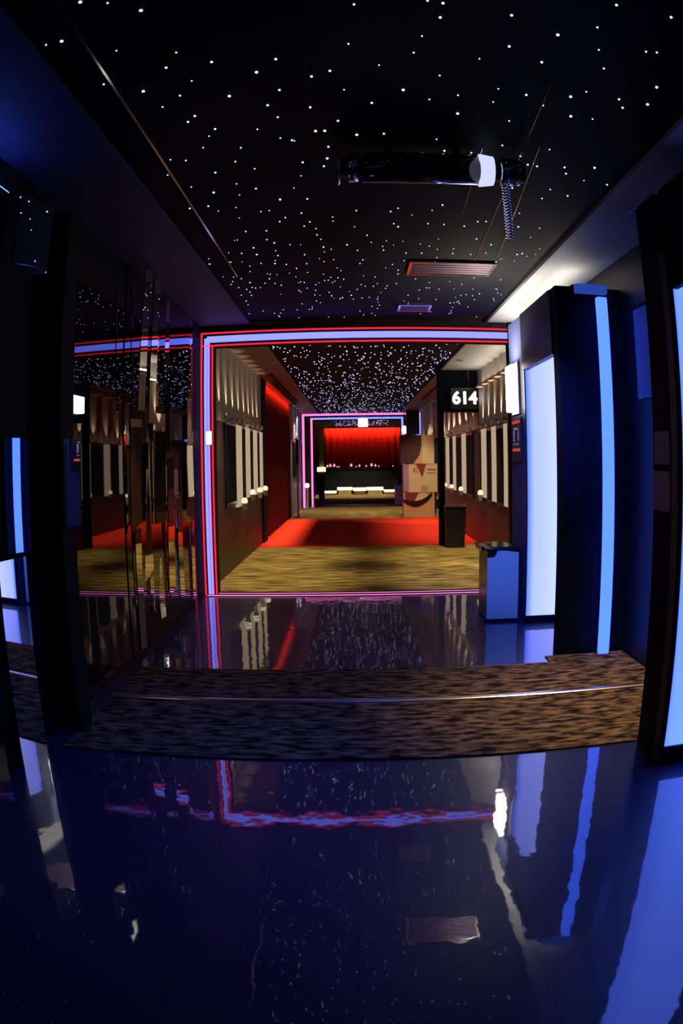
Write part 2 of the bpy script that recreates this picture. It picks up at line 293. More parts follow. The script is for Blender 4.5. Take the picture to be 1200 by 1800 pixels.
bm = bmesh.new()
def octa(bm, c, r):
    v = [bm.verts.new((c[0] + a * r, c[1] + b_ * r, c[2] + d * r)) for a, b_, d in ((1, 0, 0), (0, 1, 0), (-1, 0, 0), (0, -1, 0), (0, 0, 1), (0, 0, -1))]
    for a, b_ in ((0, 1), (1, 2), (2, 3), (3, 0)): bm.faces.new((v[a], v[b_], v[4])); bm.faces.new((v[b_], v[a], v[5]))
for i in range(90): octa(bm, (random.uniform(-1.0, 1.36), random.uniform(5.6, 7.25), 2.8185), 0.005)
for i in range(1500):
    y = 7.6 + 22.5 * random.random(); octa(bm, (random.uniform(-1.02, 1.38), y, 2.8185), random.uniform(0.006, 0.011))
tag(obj('star_lights', bm, 'star_far'), 'dense tiny star lights of the ceiling beyond the big neon gate', 'star lights', kind='stuff')

# ------------------------------------------------------------------ big neon gate
def bars(name, segs, m, parent):
    return obj(name, B(*segs), m, parent)
g = thing('neon_gate', 'large gate outlined by blue and red LED lines, where gold carpet begins', 'neon gate', (0, 7.33, 0))
obj('post', B(-1.565, -1.42, 0.0, 0.11, 0, 2.72), 'matte', g)
obj('beam', B(-1.565, 1.61, 0.0, 0.11, 2.565, 2.788), 'matte', g)
y0, y1 = -0.014, -0.001
def led(name, segs, m, label=None):
    o = obj(name, B(*segs), m, g)
    if label: o['label'] = label
led('led_line', [(-1.562, -1.545, y0, y1, 0.0, 2.722), ], 'red_led', 'red LED line')
led('led_line', [(-1.447, -1.430, y0, y1, 0.0, 2.57), ], 'red_led', 'red LED line')
led('led_line', [(-1.524, -1.496, y0, y1, 0.0, 2.66)], 'blue_led', 'blue LED line')
led('led_line', [(-1.490, -1.466, y0, y1, 0.0, 2.62)], 'blue_led2', 'violet LED line')
led('led_line', [(-1.545, 1.61, y0, y1, 2.705, 2.722)], 'red_led', 'red LED line')
led('led_line', [(-1.562, 1.61, y0, y1, 2.572, 2.589)], 'red_led', 'red LED line')
led('led_line', [(-1.496, 1.61, y0, y1, 2.615, 2.680)], 'blue_led', 'blue LED line')
fl = thing('floor_led_strip', 'pink LED lines set in the floor under the big neon gate', 'LED strip', (0, 7.3, 0))
obj('housing', B(-1.53, 1.59, -0.09, 0.13, 0.0, 0.006), 'matte', fl)
obj('led_line', B(-1.52, 1.58, -0.075, -0.055, 0.006, 0.012), 'pink_led', fl)
obj('led_line', B(-1.52, 1.58, 0.06, 0.075, 0.006, 0.010), 'pink_led', fl)
w = thing('gate_reflection', 'small white glowing box standing in for a reflection on the left post of the big neon gate', 'lamp', (-1.47, 7.31, 1.545))  # glowing box put in to imitate a bright reflection on the post
obj('casing', B(-0.035, 0.035, -0.03, 0.006, 0, 0.15), 'white', w); obj('diffuser', B(-0.028, 0.028, -0.036, -0.03, 0.008, 0.142), 'exit_white', w)

# ------------------------------------------------------------------ far double gate
def small_gate(label, X0, X1, Y, Z, t, mt, ms, ml, mr, rz0=0.0):
    g = thing('neon_gate', label, 'neon gate', (0, Y, 0))
    obj('post', B(X0, X0 + t, 0, t, 0, Z), 'matte', g); obj('post', B(X1 - t, X1, 0, t, 0, Z), 'matte', g); obj('beam', B(X0, X1, 0, t, Z - t, Z), 'matte', g)
    w = t * 0.62
    obj('led_line', B(X0 + 0.01, X0 + 0.01 + w, -0.02, 0, 0, Z - 0.01), ml, g)
    obj('led_line', B(X1 - 0.01 - (0.15 if rz0 > 1 else w), X1 - 0.01, -0.02, 0, rz0, Z - 0.06), mr, g)
    obj('led_line', B(X0 + 0.01 + w, X1 - 0.01, -0.02, 0, Z - 0.01 - w * 0.9, Z - 0.01), mt, g)
    return g
small_gate('outer pink LED gate frame at the end of the hall', -1.53, 2.0, 21.5, 2.787, 0.11, 'pink_led', 'pink_led', 'pink_led', 'blue_led', 2.06)
small_gate('inner violet LED gate frame behind the pink one', -1.36, 1.58, 22.9, 2.75, 0.10, 'blue_led', 'blue_led2', 'pink_led', 'blue_led')

# ------------------------------------------------------------------ right side near: lightboxes, blue neon, lamps
lb = thing('lightbox', 'tall pale blue lightbox in the recess behind the white bin', 'lightbox', (1.40, 5.78, 0))
obj('frame', B((0.0, 0.49, 0.0, 0.055, 0.0, 0.062), (0.0, 0.49, 0.0, 0.055, 2.30, 2.36), (-0.0, 0.010, 0, 0.055, 0.062, 2.30), (0.47, 0.49, 0, 0.055, 0.062, 2.30)), 'navy', lb)
obj('diffuser', B(0.010, 0.47, 0.01, 0.05, 0.062, 2.30), lightbox_mat('lightbox_face', 0.0, 0.30, (0.56, 0.66, 2.3), (0.08, 0.20, 1.9), 1.15), lb)
lb = thing('lightbox', 'tall blue lightbox at the right edge, nearest to the viewer', 'lightbox', (1.345, 2.76, 0))
obj('frame', B((0.0, 0.55, 0.0, 0.065, 0.0, 0.085), (-0.0, 0.55, 0.0, 0.065, 2.20, 2.26), (-0.0, 0.026, 0, 0.065, 0.085, 2.20), (0.53, 0.55, 0, 0.065, 0.085, 2.20)), 'navy', lb)
obj('diffuser', B(0.026, 0.53, 0.012, 0.06, 0.085, 2.20), lightbox_mat('near_lightbox_face', 0.0, 0.20, (0.25, 0.50, 2.9), (0.03, 0.12, 1.6), 1.0), lb)
nl = thing('blue_neon_light', 'blue neon tube standing on the brown carpet, bent at the top', 'neon light', (1.705, 4.62, 0))
bm = B(-0.038, 0.038, -0.028, 0.028, 0.03, 2.47, bev=0.012); obj('tube', bm, 'neon_blue', nl)
obj('tube_arm', B(-0.19, 0.045, -0.028, 0.028, 2.49, 2.555, bev=0.01), emis('dim_blue_neon', (0.06, 0.15, 1.0), 0.35), nl)
obj('socket', B(-0.04, 0.04, -0.032, 0.032, 0.008, 0.03), 'chrome', nl)
obj('bracket', B(-0.20, 0.05, 0.029, 0.095, 2.47, 2.558), 'matte', nl)
bn = thing('hanging_banner', 'blue-lit banner hanging on the alcove wall beside the blue neon tube', 'banner', (1.89, 4.26, 1.755))
obj('cloth', B(-0.012, -0.002, -0.20, 0.20, 0, 0.60), 'lilac', bn); obj('rail', B(-0.02, 0.008, -0.21, 0.21, 0.60, 0.62), 'matte', bn)
tag(obj('wall_plate', B(1.352, 1.359, 2.86, 3.03, 1.335, 1.48), 'lilac'), 'dim rectangular plate on the black pier, the upper one', 'plate')
tag(obj('wall_plate', B(1.352, 1.359, 2.86, 3.04, 1.13, 1.305), 'lilac'), 'dim rectangular plate on the black pier, the lower one', 'plate')
wl = thing('wall_lamp', 'bright white upright wall lamp on the pier beyond the pale lightbox', 'lamp', (1.395, 6.06, 1.76))
obj('back_plate', B(-0.015, 0.005, -0.13, 0.13, -0.02, 0.42), 'white', wl)
obj('lamp_shade', B(-0.075, -0.015, -0.11, 0.11, 0.0, 0.40, bev=0.02), 'warm_white', wl)
light('SPOT', wl, (-0.24, 0.0, 0.30), 90, (1.0, 0.90, 0.74), (PI, 0, 0), 0.06, 2.6, 0.9)
cv = thing('soffit_fill_light', 'added warm white fill strip on top of the right wall before the big gate', 'LED strip', (1.66, 6.1, 2.58))  # added fill, hidden on the wall top to brighten the soffit
obj('housing', B(-0.04, 0.04, -1.1, 1.1, -0.019, 0.0), 'matte', cv)
light('AREA', cv, (0, 0, 0.012), 8, (1.0, 0.93, 0.80), (PI, -0.5, 0), 0.06, sy=2.2)
cv = thing('soffit_fill_light', 'added warm white fill strip on the right hall wall just past the big gate', 'LED strip', (1.94, 9.4, 2.50))  # second added fill strip, brightens the soffit past the gate
obj('housing', B(-0.04, 0.04, -1.7, 1.7, -0.025, 0.0), 'flute', cv)
light('AREA', cv, (0, 0, 0.012), 9, (1.0, 0.90, 0.72), (PI, -0.6, 0), 0.06, sy=3.4)
sg = thing('notice_sign', 'small sign with red bars on the pier under the white lamp', 'sign', (1.395, 6.06, 1.34))
obj('board', B(-0.012, 0.004, -0.17, 0.17, 0, 0.37), 'navy', sg)
rpm = emis('red_print', (1, 0.1, 0.12), 0.5)
obj('red_bar', B((-0.016, -0.012, -0.14, 0.14, 0.32, 0.345)), rpm, sg); obj('red_bar', B(-0.016, -0.012, -0.14, 0.14, 0.085, 0.11), rpm, sg)
obj('white_mark', B((-0.016, -0.012, -0.10, -0.07, 0.17, 0.28), (-0.016, -0.012, 0.07, 0.10, 0.17, 0.28), (-0.016, -0.012, -0.10, 0.10, 0.265, 0.285), (-0.016, -0.012, -0.10, 0.12, 0.135, 0.155)), 'white', sg)

# litter bin with a curved-cut front and slotted top
bn = thing('litter_bin', 'white litter bin with a dark slotted top beside the pale lightbox', 'litter bin', (1.225, 5.88, 0))
arc = [(-0.135, 0.545)] + [(-0.098 + 0.045 * math.sin(t), 0.59 - 0.045 * math.cos(t)) for t in [PI / 2 * k / 6 for k in range(7)]]
top = [(-0.04 + 0.175 * k / 8, 0.602 - 0.018 * (k / 8) ** 2) for k in range(9)]
obj('front_panel', prism([(-0.135, 0.025)] + arc + top + [(0.135, 0.025)], 0.0, 0.012), 'white', bn)
obj('body', B(-0.132, 0.132, 0.013, 0.42, 0.02, 0.60), 'plastic', bn)
obj('base', B(-0.13, 0.13, 0.02, 0.40, 0.0, 0.02), 'matte', bn)
lid = obj('slotted_lid', B(-0.15, 0.14, 0.005, 0.44, 0.60, 0.62, bev=0.005), 'plastic', bn)
obj('ashtray_grille', B(*[(-0.08, 0.09, 0.03 + 0.05 * k, 0.055 + 0.05 * k, 0.62, 0.632) for k in range(8)]), 'chrome', lid)
obj('spout', B(-0.168, -0.150, 0.10, 0.42, 0.585, 0.635, bev=0.004), 'chrome', bn)

tag(obj('low_box', prism([(1.27, 0.0), (1.58, 0.0), (1.58, 0.30), (1.37, 0.38), (1.27, 0.48)], 7.18, 7.29), 'plastic'), 'low black box with a sloped top between the litter bin and gold carpet', 'box')
# black bin by the red carpet
bb = thing('black_bin', 'black square bin with a chrome rim in front of the red carpet', 'litter bin', (1.555, 11.2, 0.008))
obj('body', prism([(-0.15, 0.0), (0.13, 0.0), (0.155, 0.62), (-0.165, 0.62)], -0.15, 0.15), 'plastic', bb)
obj('rim', B((-0.17, 0.16, -0.165, -0.15, 0.62, 0.64), (-0.17, 0.16, 0.15, 0.165, 0.62, 0.64), (-0.17, -0.155, -0.15, 0.15, 0.62, 0.64), (0.145, 0.16, -0.15, 0.15, 0.62, 0.64)), 'chrome', bb)
# number sign
ns = thing('number_sign', 'glowing white 614 sign hanging on the black bulkhead', 'sign', (1.785, 11.41, 2.33))
obj('back_board', B(-0.24, 0.24, -0.03, 0.005, -0.17, 0.17), 'plastic', ns)
text_part('lettering', '614', 0.27, 'sign_text', ns, (-0.02, -0.042, 0.0))
obj('hanging_wire', cyl(bmesh.new(), (0.05, -0.012, 0.17), (0.05, -0.012, 0.468), 0.004, n=6), 'chrome', ns)

# ------------------------------------------------------------------ poster cases, cream wall panels with painted glow and globe lamps, uplights
def case(side, x, ya, yb, z0, z1, label):
    c = thing('poster_case', label, 'poster case', (x, (ya + yb) / 2, z0), 'poster cases along the hall walls'); h = (yb - ya) / 2; H = z1 - z0
    s = side
    obj('frame', B((min(0, s * 0.022), max(0, s * 0.022), -h, h, 0, H)), 'plastic', c)
    obj('poster', B((min(s * 0.022, s * 0.026), max(s * 0.022, s * 0.026), -h + 0.04, h - 0.04, 0.05, H - 0.05)), 'black', c)
    return c
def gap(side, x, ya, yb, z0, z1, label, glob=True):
    c = thing('painted_lit_panel', label, 'wall light', (x, (ya + yb) / 2, z0), 'cream wall panels with painted glow between the poster cases'); h = (yb - ya) / 2; H = z1 - z0; s = side
    obj('painted_glow_panel', B((min(0, s * 0.03), max(0, s * 0.03), -h, h, 0.0, H)), 'gap_glow', c)  # wall band glows by itself in place of lamplight falling on it
    if glob:
        gl = obj('globe', lathe([(0.015, 0.0), (0.036, 0.02), (0.045, 0.05), (0.036, 0.08), (0.015, 0.095)], 14, (s * 0.085, 0, 0.02)), 'globe_cream', c)
        obj('cup', lathe([(0.032, -0.07), (0.04, 0.0), (0.042, 0.02)], 14, (s * 0.085, 0, 0.02)), 'flute', gl)
    return c
LX = -1.549
nm = ['nearest', 'second', 'third', 'fourth']
Lc = [(8.60, 9.37), (9.84, 10.2), (10.62, 10.98), (11.42, 11.74)]
Lg = [(9.38, 9.83), (10.21, 10.61), (10.99, 11.41), (11.75, 12.09)]
for i in range(4):
    case(1, LX, *Lc[i], 0.82, 1.88, nm[i] + ' poster case from the big gate on the left wall')
    gap(1, LX, *Lg[i], 0.86 if i else 0.78, 1.86, nm[i] + ' cream wall panel with painted lamp glow, from the big gate on the left wall')
RX = 2.011
Rc = [(9.0, 9.25), (9.48, 10.02), (10.34, 10.78), (11.2, 11.38)]
Rg = [(9.26, 9.47), (10.03, 10.33), (10.79, 11.19)]
for i in range(4): case(-1, RX, *Rc[i], 0.72, 1.83, nm[i] + ' poster case from the big gate on the right wall')
for i in range(3): gap(-1, RX, *Rg[i], 0.74 + 0.02 * i, 1.83, nm[i] + ' cream wall panel with painted lamp glow, from the big gate on the right wall', i == 2)
Rc2 = [(12.1, 12.8), (13.3, 14.1), (14.5, 15.1)]
Rg2 = [(12.81, 13.29), (14.11, 14.49), (15.11, 15.6)]
for i in range(3):
    case(-1, RX, *Rc2[i], 0.72, 1.83, nm[i] + ' poster case beyond the black pillar on the right wall')
    gap(-1, RX, *Rg2[i], 0.76, 1.83, nm[i] + ' cream wall panel with painted lamp glow, beyond the black pillar on the right wall')
case(1, LX, 18.3, 19.9, 0.95, 1.88, 'poster case on the lilac wall behind the red doorway')
def uplight(x, y, z, s, e, label, grp, col=(1.0, 0.78, 0.48)):
    c = thing('uplight', label, 'uplight', (x, y, z), grp)
    obj('housing', lathe([(0.025, 0.0), (0.03, 0.015), (0.03, 0.05)], 10), 'chrome', c)
    light('SPOT', c, (0, 0, 0.06), e, col, (PI, -s * 0.16, 0), 0.01, 0.62, 0.7)
for k in range(8): uplight(LX + 0.085, 8.175 + 0.47 * k, 1.882, 1, 24.0, 'small warm uplight in the row at the foot of the left fluted wall', 'left uplights')
for k in range(5): uplight(RX - 0.07, 9.115 + 0.47 * k, 1.851, -1, 34.0, 'small warm uplight in the row at the foot of the near right fluted wall', 'right uplights')
for k in range(6): uplight(RX - 0.07, 12.0 + 0.75 * k, 1.851, -1, 24.0, 'small warm uplight in the row under the far right fluted wall', 'far right uplights')
for k in range(3): uplight(LX + 0.07, 18.4 + 1.0 * k, 1.905, 1, 26, 'small lilac uplight in the row under the lilac fluted wall', 'lilac uplights', (0.75, 0.6, 1.0))
for k in range(4): uplight(RX - 0.07, 17.3 + 1.0 * k, 1.851, -1, 14.0, 'small warm uplight in the row near the far gate', 'end uplights')

# ------------------------------------------------------------------ ceiling downlights
def down(x, y, z, e, col, label, spot=1.5, blend=0.6, tilt=0.0, grp=None, rad=0.045, fw=0.0):
    c = thing('downlight', label, 'downlight', (x, y, z), grp)
    ring = obj('trim_ring', lathe([(rad, -0.012), (rad + 0.012, -0.006), (rad + 0.012, 0.0)], 16), 'chrome', c)
    light('SPOT', c, (0, 0, -0.03), e, col, (fw, tilt, 0), 0.03, spot, blend)
    return c
GOLD = (1.0, 0.80, 0.42)
for x, y in ((-1.11, 8.3), (-1.11, 10.4), (1.52, 8.4), (1.52, 10.2)):
    down(x, y, 2.79, 210, GOLD, 'small ceiling downlight over the gold carpet, %s side, %s of its row' % ('left' if x < 0 else 'right', 'first' if y < 9 else 'second'), 1.02, 0.7)
for x, y in ((-1.2, 18.7), (1.62, 18.7), (0.3, 20.5)):
    down(x, y, 2.79 if abs(x) > 1 else 2.82, 110, GOLD, {-1.2: 'small ceiling downlight beyond the red carpet on the left', 1.62: 'small ceiling downlight above the card display', 0.3: 'small ceiling downlight in front of the pink gate'}[x], 1.5, 0.5)
down(-1.25, 19.6, 2.79, 60, (0.62, 0.5, 1.0), 'added small lilac fill downlight in front of the lilac wall', 1.3, 0.6, tilt=0.5)  # invented lamp, put in to brighten the far lilac wall
down(0.2, 28.5, 2.82, 260, GOLD, 'small ceiling downlight over the far gold carpet', 1.8, 0.5)
for x, w_, e, sp2, lab in ((-1.32, 0.03, 22, 0.36, 'thin light slot above the left end of the red carpet'), (1.62, 0.10, 36, 1.0, 'thin light slot above the right end of the red carpet')):
    ls = thing('light_slot', lab, 'LED strip', (x, 14.3, 2.788))
    obj('housing', B(-0.03, 0.03, -2.75, 2.75, -0.006, 0.001), 'matte', ls)
    light('AREA', ls, (0, 0, -0.012), e, (1, 0.62, 0.42), (0, 0, 0), w_, sy=5.4).data.spread = sp2
down(1.45, 14.6, 2.79, 150, (1, 0.84, 0.60), 'small ceiling downlight in front of the card display', 1.0, 0.5, fw=0.75)
down(1.64, 3.65, 2.79, 170, (1.0, 0.66, 0.34), 'small warm ceiling downlight in the alcove above the brown carpet', 1.15, 1.0)
# blue LED batten over the near mirror wall, lights the left soffit
bt = thing('blue_batten', 'short blue LED batten on top of the left mirror wall', 'lamp', (-1.50, 2.35, 2.60))
obj('housing', B(-0.055, 0.0, -0.4, 0.4, -0.03, 0.0), 'matte', bt); obj('tube', B(-0.05, -0.01, -0.38, 0.38, 0.0, 0.012), emis('batten_blue', (0.06, 0.16, 1.0), 9.0), bt)

# ------------------------------------------------------------------ red recess and far end
struct('wall_left_recess', wavy('y', -1.585, 12.61, 17.79, 0, 2.789, 0.03, 0.5, 1, 0.01), 'dark_red')
rs = thing('red_strip_light', 'red strip light along the top of the left doorway recess', 'LED strip', (-1.42, 15.2, 2.74))
obj('housing', B(0.02, 0.04, -2.5, 2.5, 0.0, 0.048), 'matte', rs)
light('AREA', rs, (-0.03, 0, -0.01), 26, (1.0, 0.09, 0.03), (0, 1.3, 0), 0.05, sy=5.0).data.spread = 2.2
cur = tag(obj('stage_curtain', wavy('x', 30.7, -1.3, 2.0, 0.0, 2.78, 0.10, 0.26, -1, 0.02), 'dark_red'), 'dark red curtain closing the far end of the hall', 'curtain')
rs = thing('red_strip_light', 'red strip light washing the top of the far curtain', 'LED strip', (0.35, 30.35, 2.75))
obj('housing', B(-1.6, 1.6, -0.03, 0.03, 0.0, 0.068), 'matte', rs)
light('AREA', rs, (0, 0.05, -0.01), 150, (1.0, 0.10, 0.04), (1.2, 0, 0), 3.1, sy=0.06).data.spread = 2.4
ct = thing('bar_counter', 'black bar counter in front of the far curtain', 'counter', (0.3, 30.0, 0))
obj('body', B(-1.5, 1.5, 0.0, 0.4, 0.0, 1.04), 'matte', ct); obj('counter_top', B(-1.55, 1.55, -0.06, 0.45, 1.04, 1.08), 'plastic', ct)
for k, x in enumerate((-1.1, -0.98, -0.82, -0.70, -0.62, -0.12, 0.08, 0.22, 0.50, 0.72, 0.88, 1.02, 1.6)):
    cdl = thing('candle_lamp', 'small pink glowing candle lamp in the row on the far bar counter', 'candle', (x, 30.1, 1.08), 'pink candle lamps on the bar counter')
    s = random.choice((0.6, 0.8, 1.0, 1.25)); cdl.scale = (s, s, s)
    obj('cup', lathe([(0.03, 0), (0.04, 0.01), (0.045, 0.05)], 10), 'chrome', cdl); obj('flame_glow', lathe([(0.03, 0.045), (0.042, 0.08), (0.03, 0.12), (0.008, 0.15)], 10), 'pinkdot', cdl)
pl = [(-1.33, -0.72, 0.10, 0.19, 29.0), (-0.69, -0.08, 0.20, 0.32, 29.3), (-0.05, 0.47, 0.18, 0.31, 28.9), (0.50, 1.16, 0.18, 0.31, 29.3), (1.18, 1.70, 0.12, 0.21, 29.0)]
pn = ['leftmost glowing white plinth at the far end', 'second glowing white plinth from the left at the far end', 'middle glowing white plinth at the far end', 'second glowing white plinth from the right at the far end', 'rightmost glowing white plinth at the far end']
for (a, c_, z0, z1, y), lab in zip(pl, pn):
    p = thing('glowing_plinth', lab, 'plinth', ((a + c_) / 2, y, 0)); h = (c_ - a) / 2
    obj('base', B(-h + 0.05, h - 0.05, 0.02, 0.38, 0.008, z0), 'tan', p); obj('light_band', B(-h, h, 0, 0.4, z0, z1), emis('plinth_glow', (1.0, 0.9, 0.66), 2.0), p)
    obj('seat_top', B(-h, h, -0.0, 0.4, z1, z1 + 0.02), 'plastic', p)
# exit sign hanging under the ceiling by the far gate
ex = thing('exit_sign', 'bright white box sign hanging in front of the far gate', 'sign', (0.28, 21.4, 2.36))
obj('light_box', B(-0.145, 0.145, -0.04, 0.04, 0.0, 0.25, bev=0.02), 'exit_white', ex)
obj('hanger', B(-0.1, -0.09, -0.005, 0.005, 0.25, 0.455), 'chrome', ex); obj('hanger', B(0.09, 0.10, -0.005, 0.005, 0.25, 0.455), 'chrome', ex)
# white spot lamp by the display
sp_ = thing('globe_lamp', 'round white lamp on the side of the far gate, left of the card display', 'lamp', (1.46, 20.9, 2.12))
obj('globe', lathe([(0.02, 0), (0.07, 0.05), (0.085, 0.12), (0.06, 0.2), (0.02, 0.24)], 14), emis('globe_white', (0.85, 0.92, 1.0), 3.0), sp_)
obj('hanging_rod', cyl(bmesh.new(), (0, 0, 0.24), (0, 0, 0.67), 0.012, n=8), 'matte', sp_)
# dark hanging screen beside the blue post
tag(obj('hanging_screen', B(1.50, 1.88, 20.7, 20.76, 2.10, 2.789), 'plastic'), 'dark panel hanging beside the blue post of the pink gate', 'panel')
# purple cabinet, yellow pillar
cb = thing('purple_cabinet', 'small purple cabinet by the far gate, left of the card display', 'cabinet', (1.40, 22.0, 0))
obj('body', B(-0.17, 0.17, 0, 0.3, 0.02, 0.62), 'purple', cb); obj('plinth', B(-0.16, 0.16, 0.01, 0.29, 0.008, 0.02), 'matte', cb); obj('top', B(-0.18, 0.18, -0.01, 0.31, 0.62, 0.64), 'plastic', cb)
yp = thing('cream_pillar', 'slim cream pillar with a glowing collar at the far left', 'pillar', (-1.16, 26.0, 0))
obj('shaft', B(-0.08, 0.08, 0, 0.16, 1.16, 2.62), 'cream', yp); obj('collar', B(-0.16, 0.14, -0.05, 0.2, 1.00, 1.16), 'cream_glow', yp); obj('foot', B(-0.11, 0.09, 0, 0.16, 0.0, 1.0), 'dark_maroon', yp)
obj('capital', B(-0.12, 0.5, -0.02, 0.18, 2.62, 2.819), 'cream', yp)
yp = thing('cream_cornice', 'cream cornice block at the top right in front of the far curtain', 'cornice', (1.55, 26.0, 2.62))
obj('block', B(-0.3, 0.25, 0, 0.18, 0, 0.199), 'cream', yp)
# slender stands on the left
st = thing('sign_stand', 'slender metal sign stand at the left edge of the red carpet', 'stand', (-1.38, 17.75, 0))
obj('pole', cyl(bmesh.new(), (0, 0, 0.03), (0, 0, 1.92), 0.022, n=10), 'flute_purple', st); obj('foot', lathe([(0.14, 0.009), (0.13, 0.03), (0.03, 0.04)], 18), 'chrome', st); obj('sign_plate', B(-0.03, 0.03, -0.04, -0.02, 1.3, 1.9), 'plastic', st)
st = thing('queue_post', 'short white queue post at the foot of the pink gate', 'post', (-1.36, 20.9, 0))
obj('pole', cyl(bmesh.new(), (0, 0, 0.03), (0, 0, 0.62), 0.04, n=12), 'white', st); obj('foot', lathe([(0.13, 0.008), (0.12, 0.03), (0.04, 0.04)], 18), 'chrome', st); obj('cap', lathe([(0.05, 0.62), (0.075, 0.68), (0.05, 0.74)], 14), 'lamp_white', st)

# ------------------------------------------------------------------ card display stand
ds = thing('card_display', 'tall card display of stacked cream and maroon boxes behind the red carpet', 'display stand', (0, 17.2, 0.0))
obj('lower_box', B(1.16, 1.90, 0.0, 0.4, 0.009, 0.60), 'tan', ds)
n = 16
cres = [(1.14 + 0.70 * k / n, 0.40 - 0.20 * math.sin(PI * k / n) ** 0.8 + 0.12 * k / n) for k in range(n + 1)]
cres2 = [(1.14 + 0.70 * k / n, 0.44 - 0.06 * math.sin(PI * k / n) + 0.16 * (k / n) ** 3) for k in range(n, -1, -1)]
obj('dark_grin', prism(cres + cres2, -0.012, 0.0), 'plastic', ds)
obj('maroon_patch', prism([(1.20, 0.42), (1.42, 0.39), (1.52, 0.59), (1.20, 0.59)], -0.008, 0.0), 'maroon', ds)
obj('gold_patch', prism([(1.42, 0.39), (1.72, 0.42), (1.76, 0.50), (1.70, 0.59), (1.52, 0.59)], -0.008, 0.0), 'cream', ds)
obj('middle_box', B(1.285, 1.97, -0.02, 0.38, 0.60, 1.275), 'cream', ds)
obj('lilac_side', B(1.155, 1.284, -0.01, 0.38, 0.62, 1.27), 'lilac_card', ds)
obj('red_triangle', prism([(1.46, 1.27), (1.70, 1.27), (1.61, 0.96)], -0.03, -0.02), 'maroon', ds)
for q in ((1.40, 1.43, -0.026, -0.02, 1.08, 1.17), (1.44, 1.50, -0.026, -0.02, 1.08, 1.095), (1.44, 1.49, -0.026, -0.02, 1.155, 1.17), (1.72, 1.94, -0.026, -0.02, 1.13, 1.15), (1.72, 1.92, -0.026, -0.02, 1.06, 1.07)): obj('print_mark', B(*q), 'maroon', ds)
obj('green_patch', B(1.58, 1.74, -0.026, -0.02, 0.64, 0.76), 'grn', ds)
obj('upper_box', B(1.10, 1.60, -0.03, 0.37, 1.276, 1.96), 'dark_maroon', ds)
obj('upper_side', B(1.601, 1.90, -0.03, 0.37, 1.276, 1.96), 'cream', ds)
obj('curved_patch', prism([(1.40, 1.277), (1.62, 1.277), (1.62, 1.96), (1.60, 1.7), (1.55, 1.48), (1.46, 1.36)], -0.036, -0.03), 'tan', ds)
ds2 = thing('card_stand', 'narrow card stand standing right of the stacked card display', 'display stand', (1.985, 17.3, 0.0))
obj('panel', B(-0.03, 0.06, 0, 0.05, 0.009, 0.58), 'tan', ds2); obj('dark_band', B(-0.03, 0.06, -0.006, 0.0, 0.2, 0.42), 'plastic', ds2)

# ------------------------------------------------------------------ things on the near ceiling
tl = thing('tube_fitting', 'black cylindrical ceiling fitting with chrome ends under the star ceiling', 'ceiling fitting', (0.375, 3.13, 2.722))
obj('body', cyl(bmesh.new(), (-0.31, 0, 0), (0.225, 0, 0.0), 0.078, n=28), mat('gloss_black', (0.006, 0.006, 0.01), 0.08), tl, True)
for a, c_, r, mm in ((-0.425, -0.415, 0.090, 'chrome'), (-0.375, -0.330, 0.076, 'chrome'), (0.335, 0.40, 0.074, 'chrome'), (0.415, 0.43, 0.070, 'chrome')):
    obj('end_ring', cyl(bmesh.new(), (a, 0, 0), (c_, 0, 0), r, r * 0.94, n=28), mm, tl, True)
obj('axle', cyl(bmesh.new(), (-0.41, 0, 0), (0.45, 0, 0), 0.05, n=20), 'plastic', tl, True)
obj('lamp_glass', cyl(bmesh.new(), (0.235, 0, 0), (0.30, 0, 0), 0.084, 0.074, n=28), emis('cool_white', (0.66, 0.72, 1.0), 1.0), tl, True)
for x in (-0.2, 0.12): obj('ceiling_bracket', B(x, x + 0.03, -0.015, 0.015, 0.07, 0.098), 'matte', tl)
pts_ = [(0.73 + 0.017 * math.cos(2 * PI * k / 10), 3.13 + 0.017 * math.sin(2 * PI * k / 10), 2.648 - 0.28 * k / 180) for k in range(181)]
light('SPOT', tl, (0.42, 0.05, -0.10), 360, (0.07, 0.17, 1.0), (1.02, 0, -0.20), 0.05, 0.60, 0.8)  # added blue fill aimed at the white bin, not the fitting's own lamp
light('SPOT', tl, (0.0, 0.0, -0.10), 50, (0.05, 0.12, 1.0), (-0.10, 0.38, 0), 0.06, 1.25, 1.0)  # added blue fill for the floor, hung at the fitting
tag(obj('coiled_cable', tube(bmesh.new(), pts_, 0.0042, 6), 'chrome'), 'pale coiled cable hanging from the right end of the black ceiling fitting', 'cable')
for i, (a, b_, lab) in enumerate((((0.78, 2.35), (0.90, 5.07), 'thin steel wire under the star ceiling, nearest to the coiled cable'), ((0.88, 2.98), (1.05, 4.95), 'thin steel wire under the star ceiling, nearest to the right soffit'), ((0.62, 3.05), (0.66, 4.0), 'thin steel wire under the star ceiling, behind the black fitting'))):
    tag(obj('steel_wire', cyl(bmesh.new(), (*a, 2.808), (*b_, 2.808), 0.0022, n=6), 'chrome'), lab, 'wire')
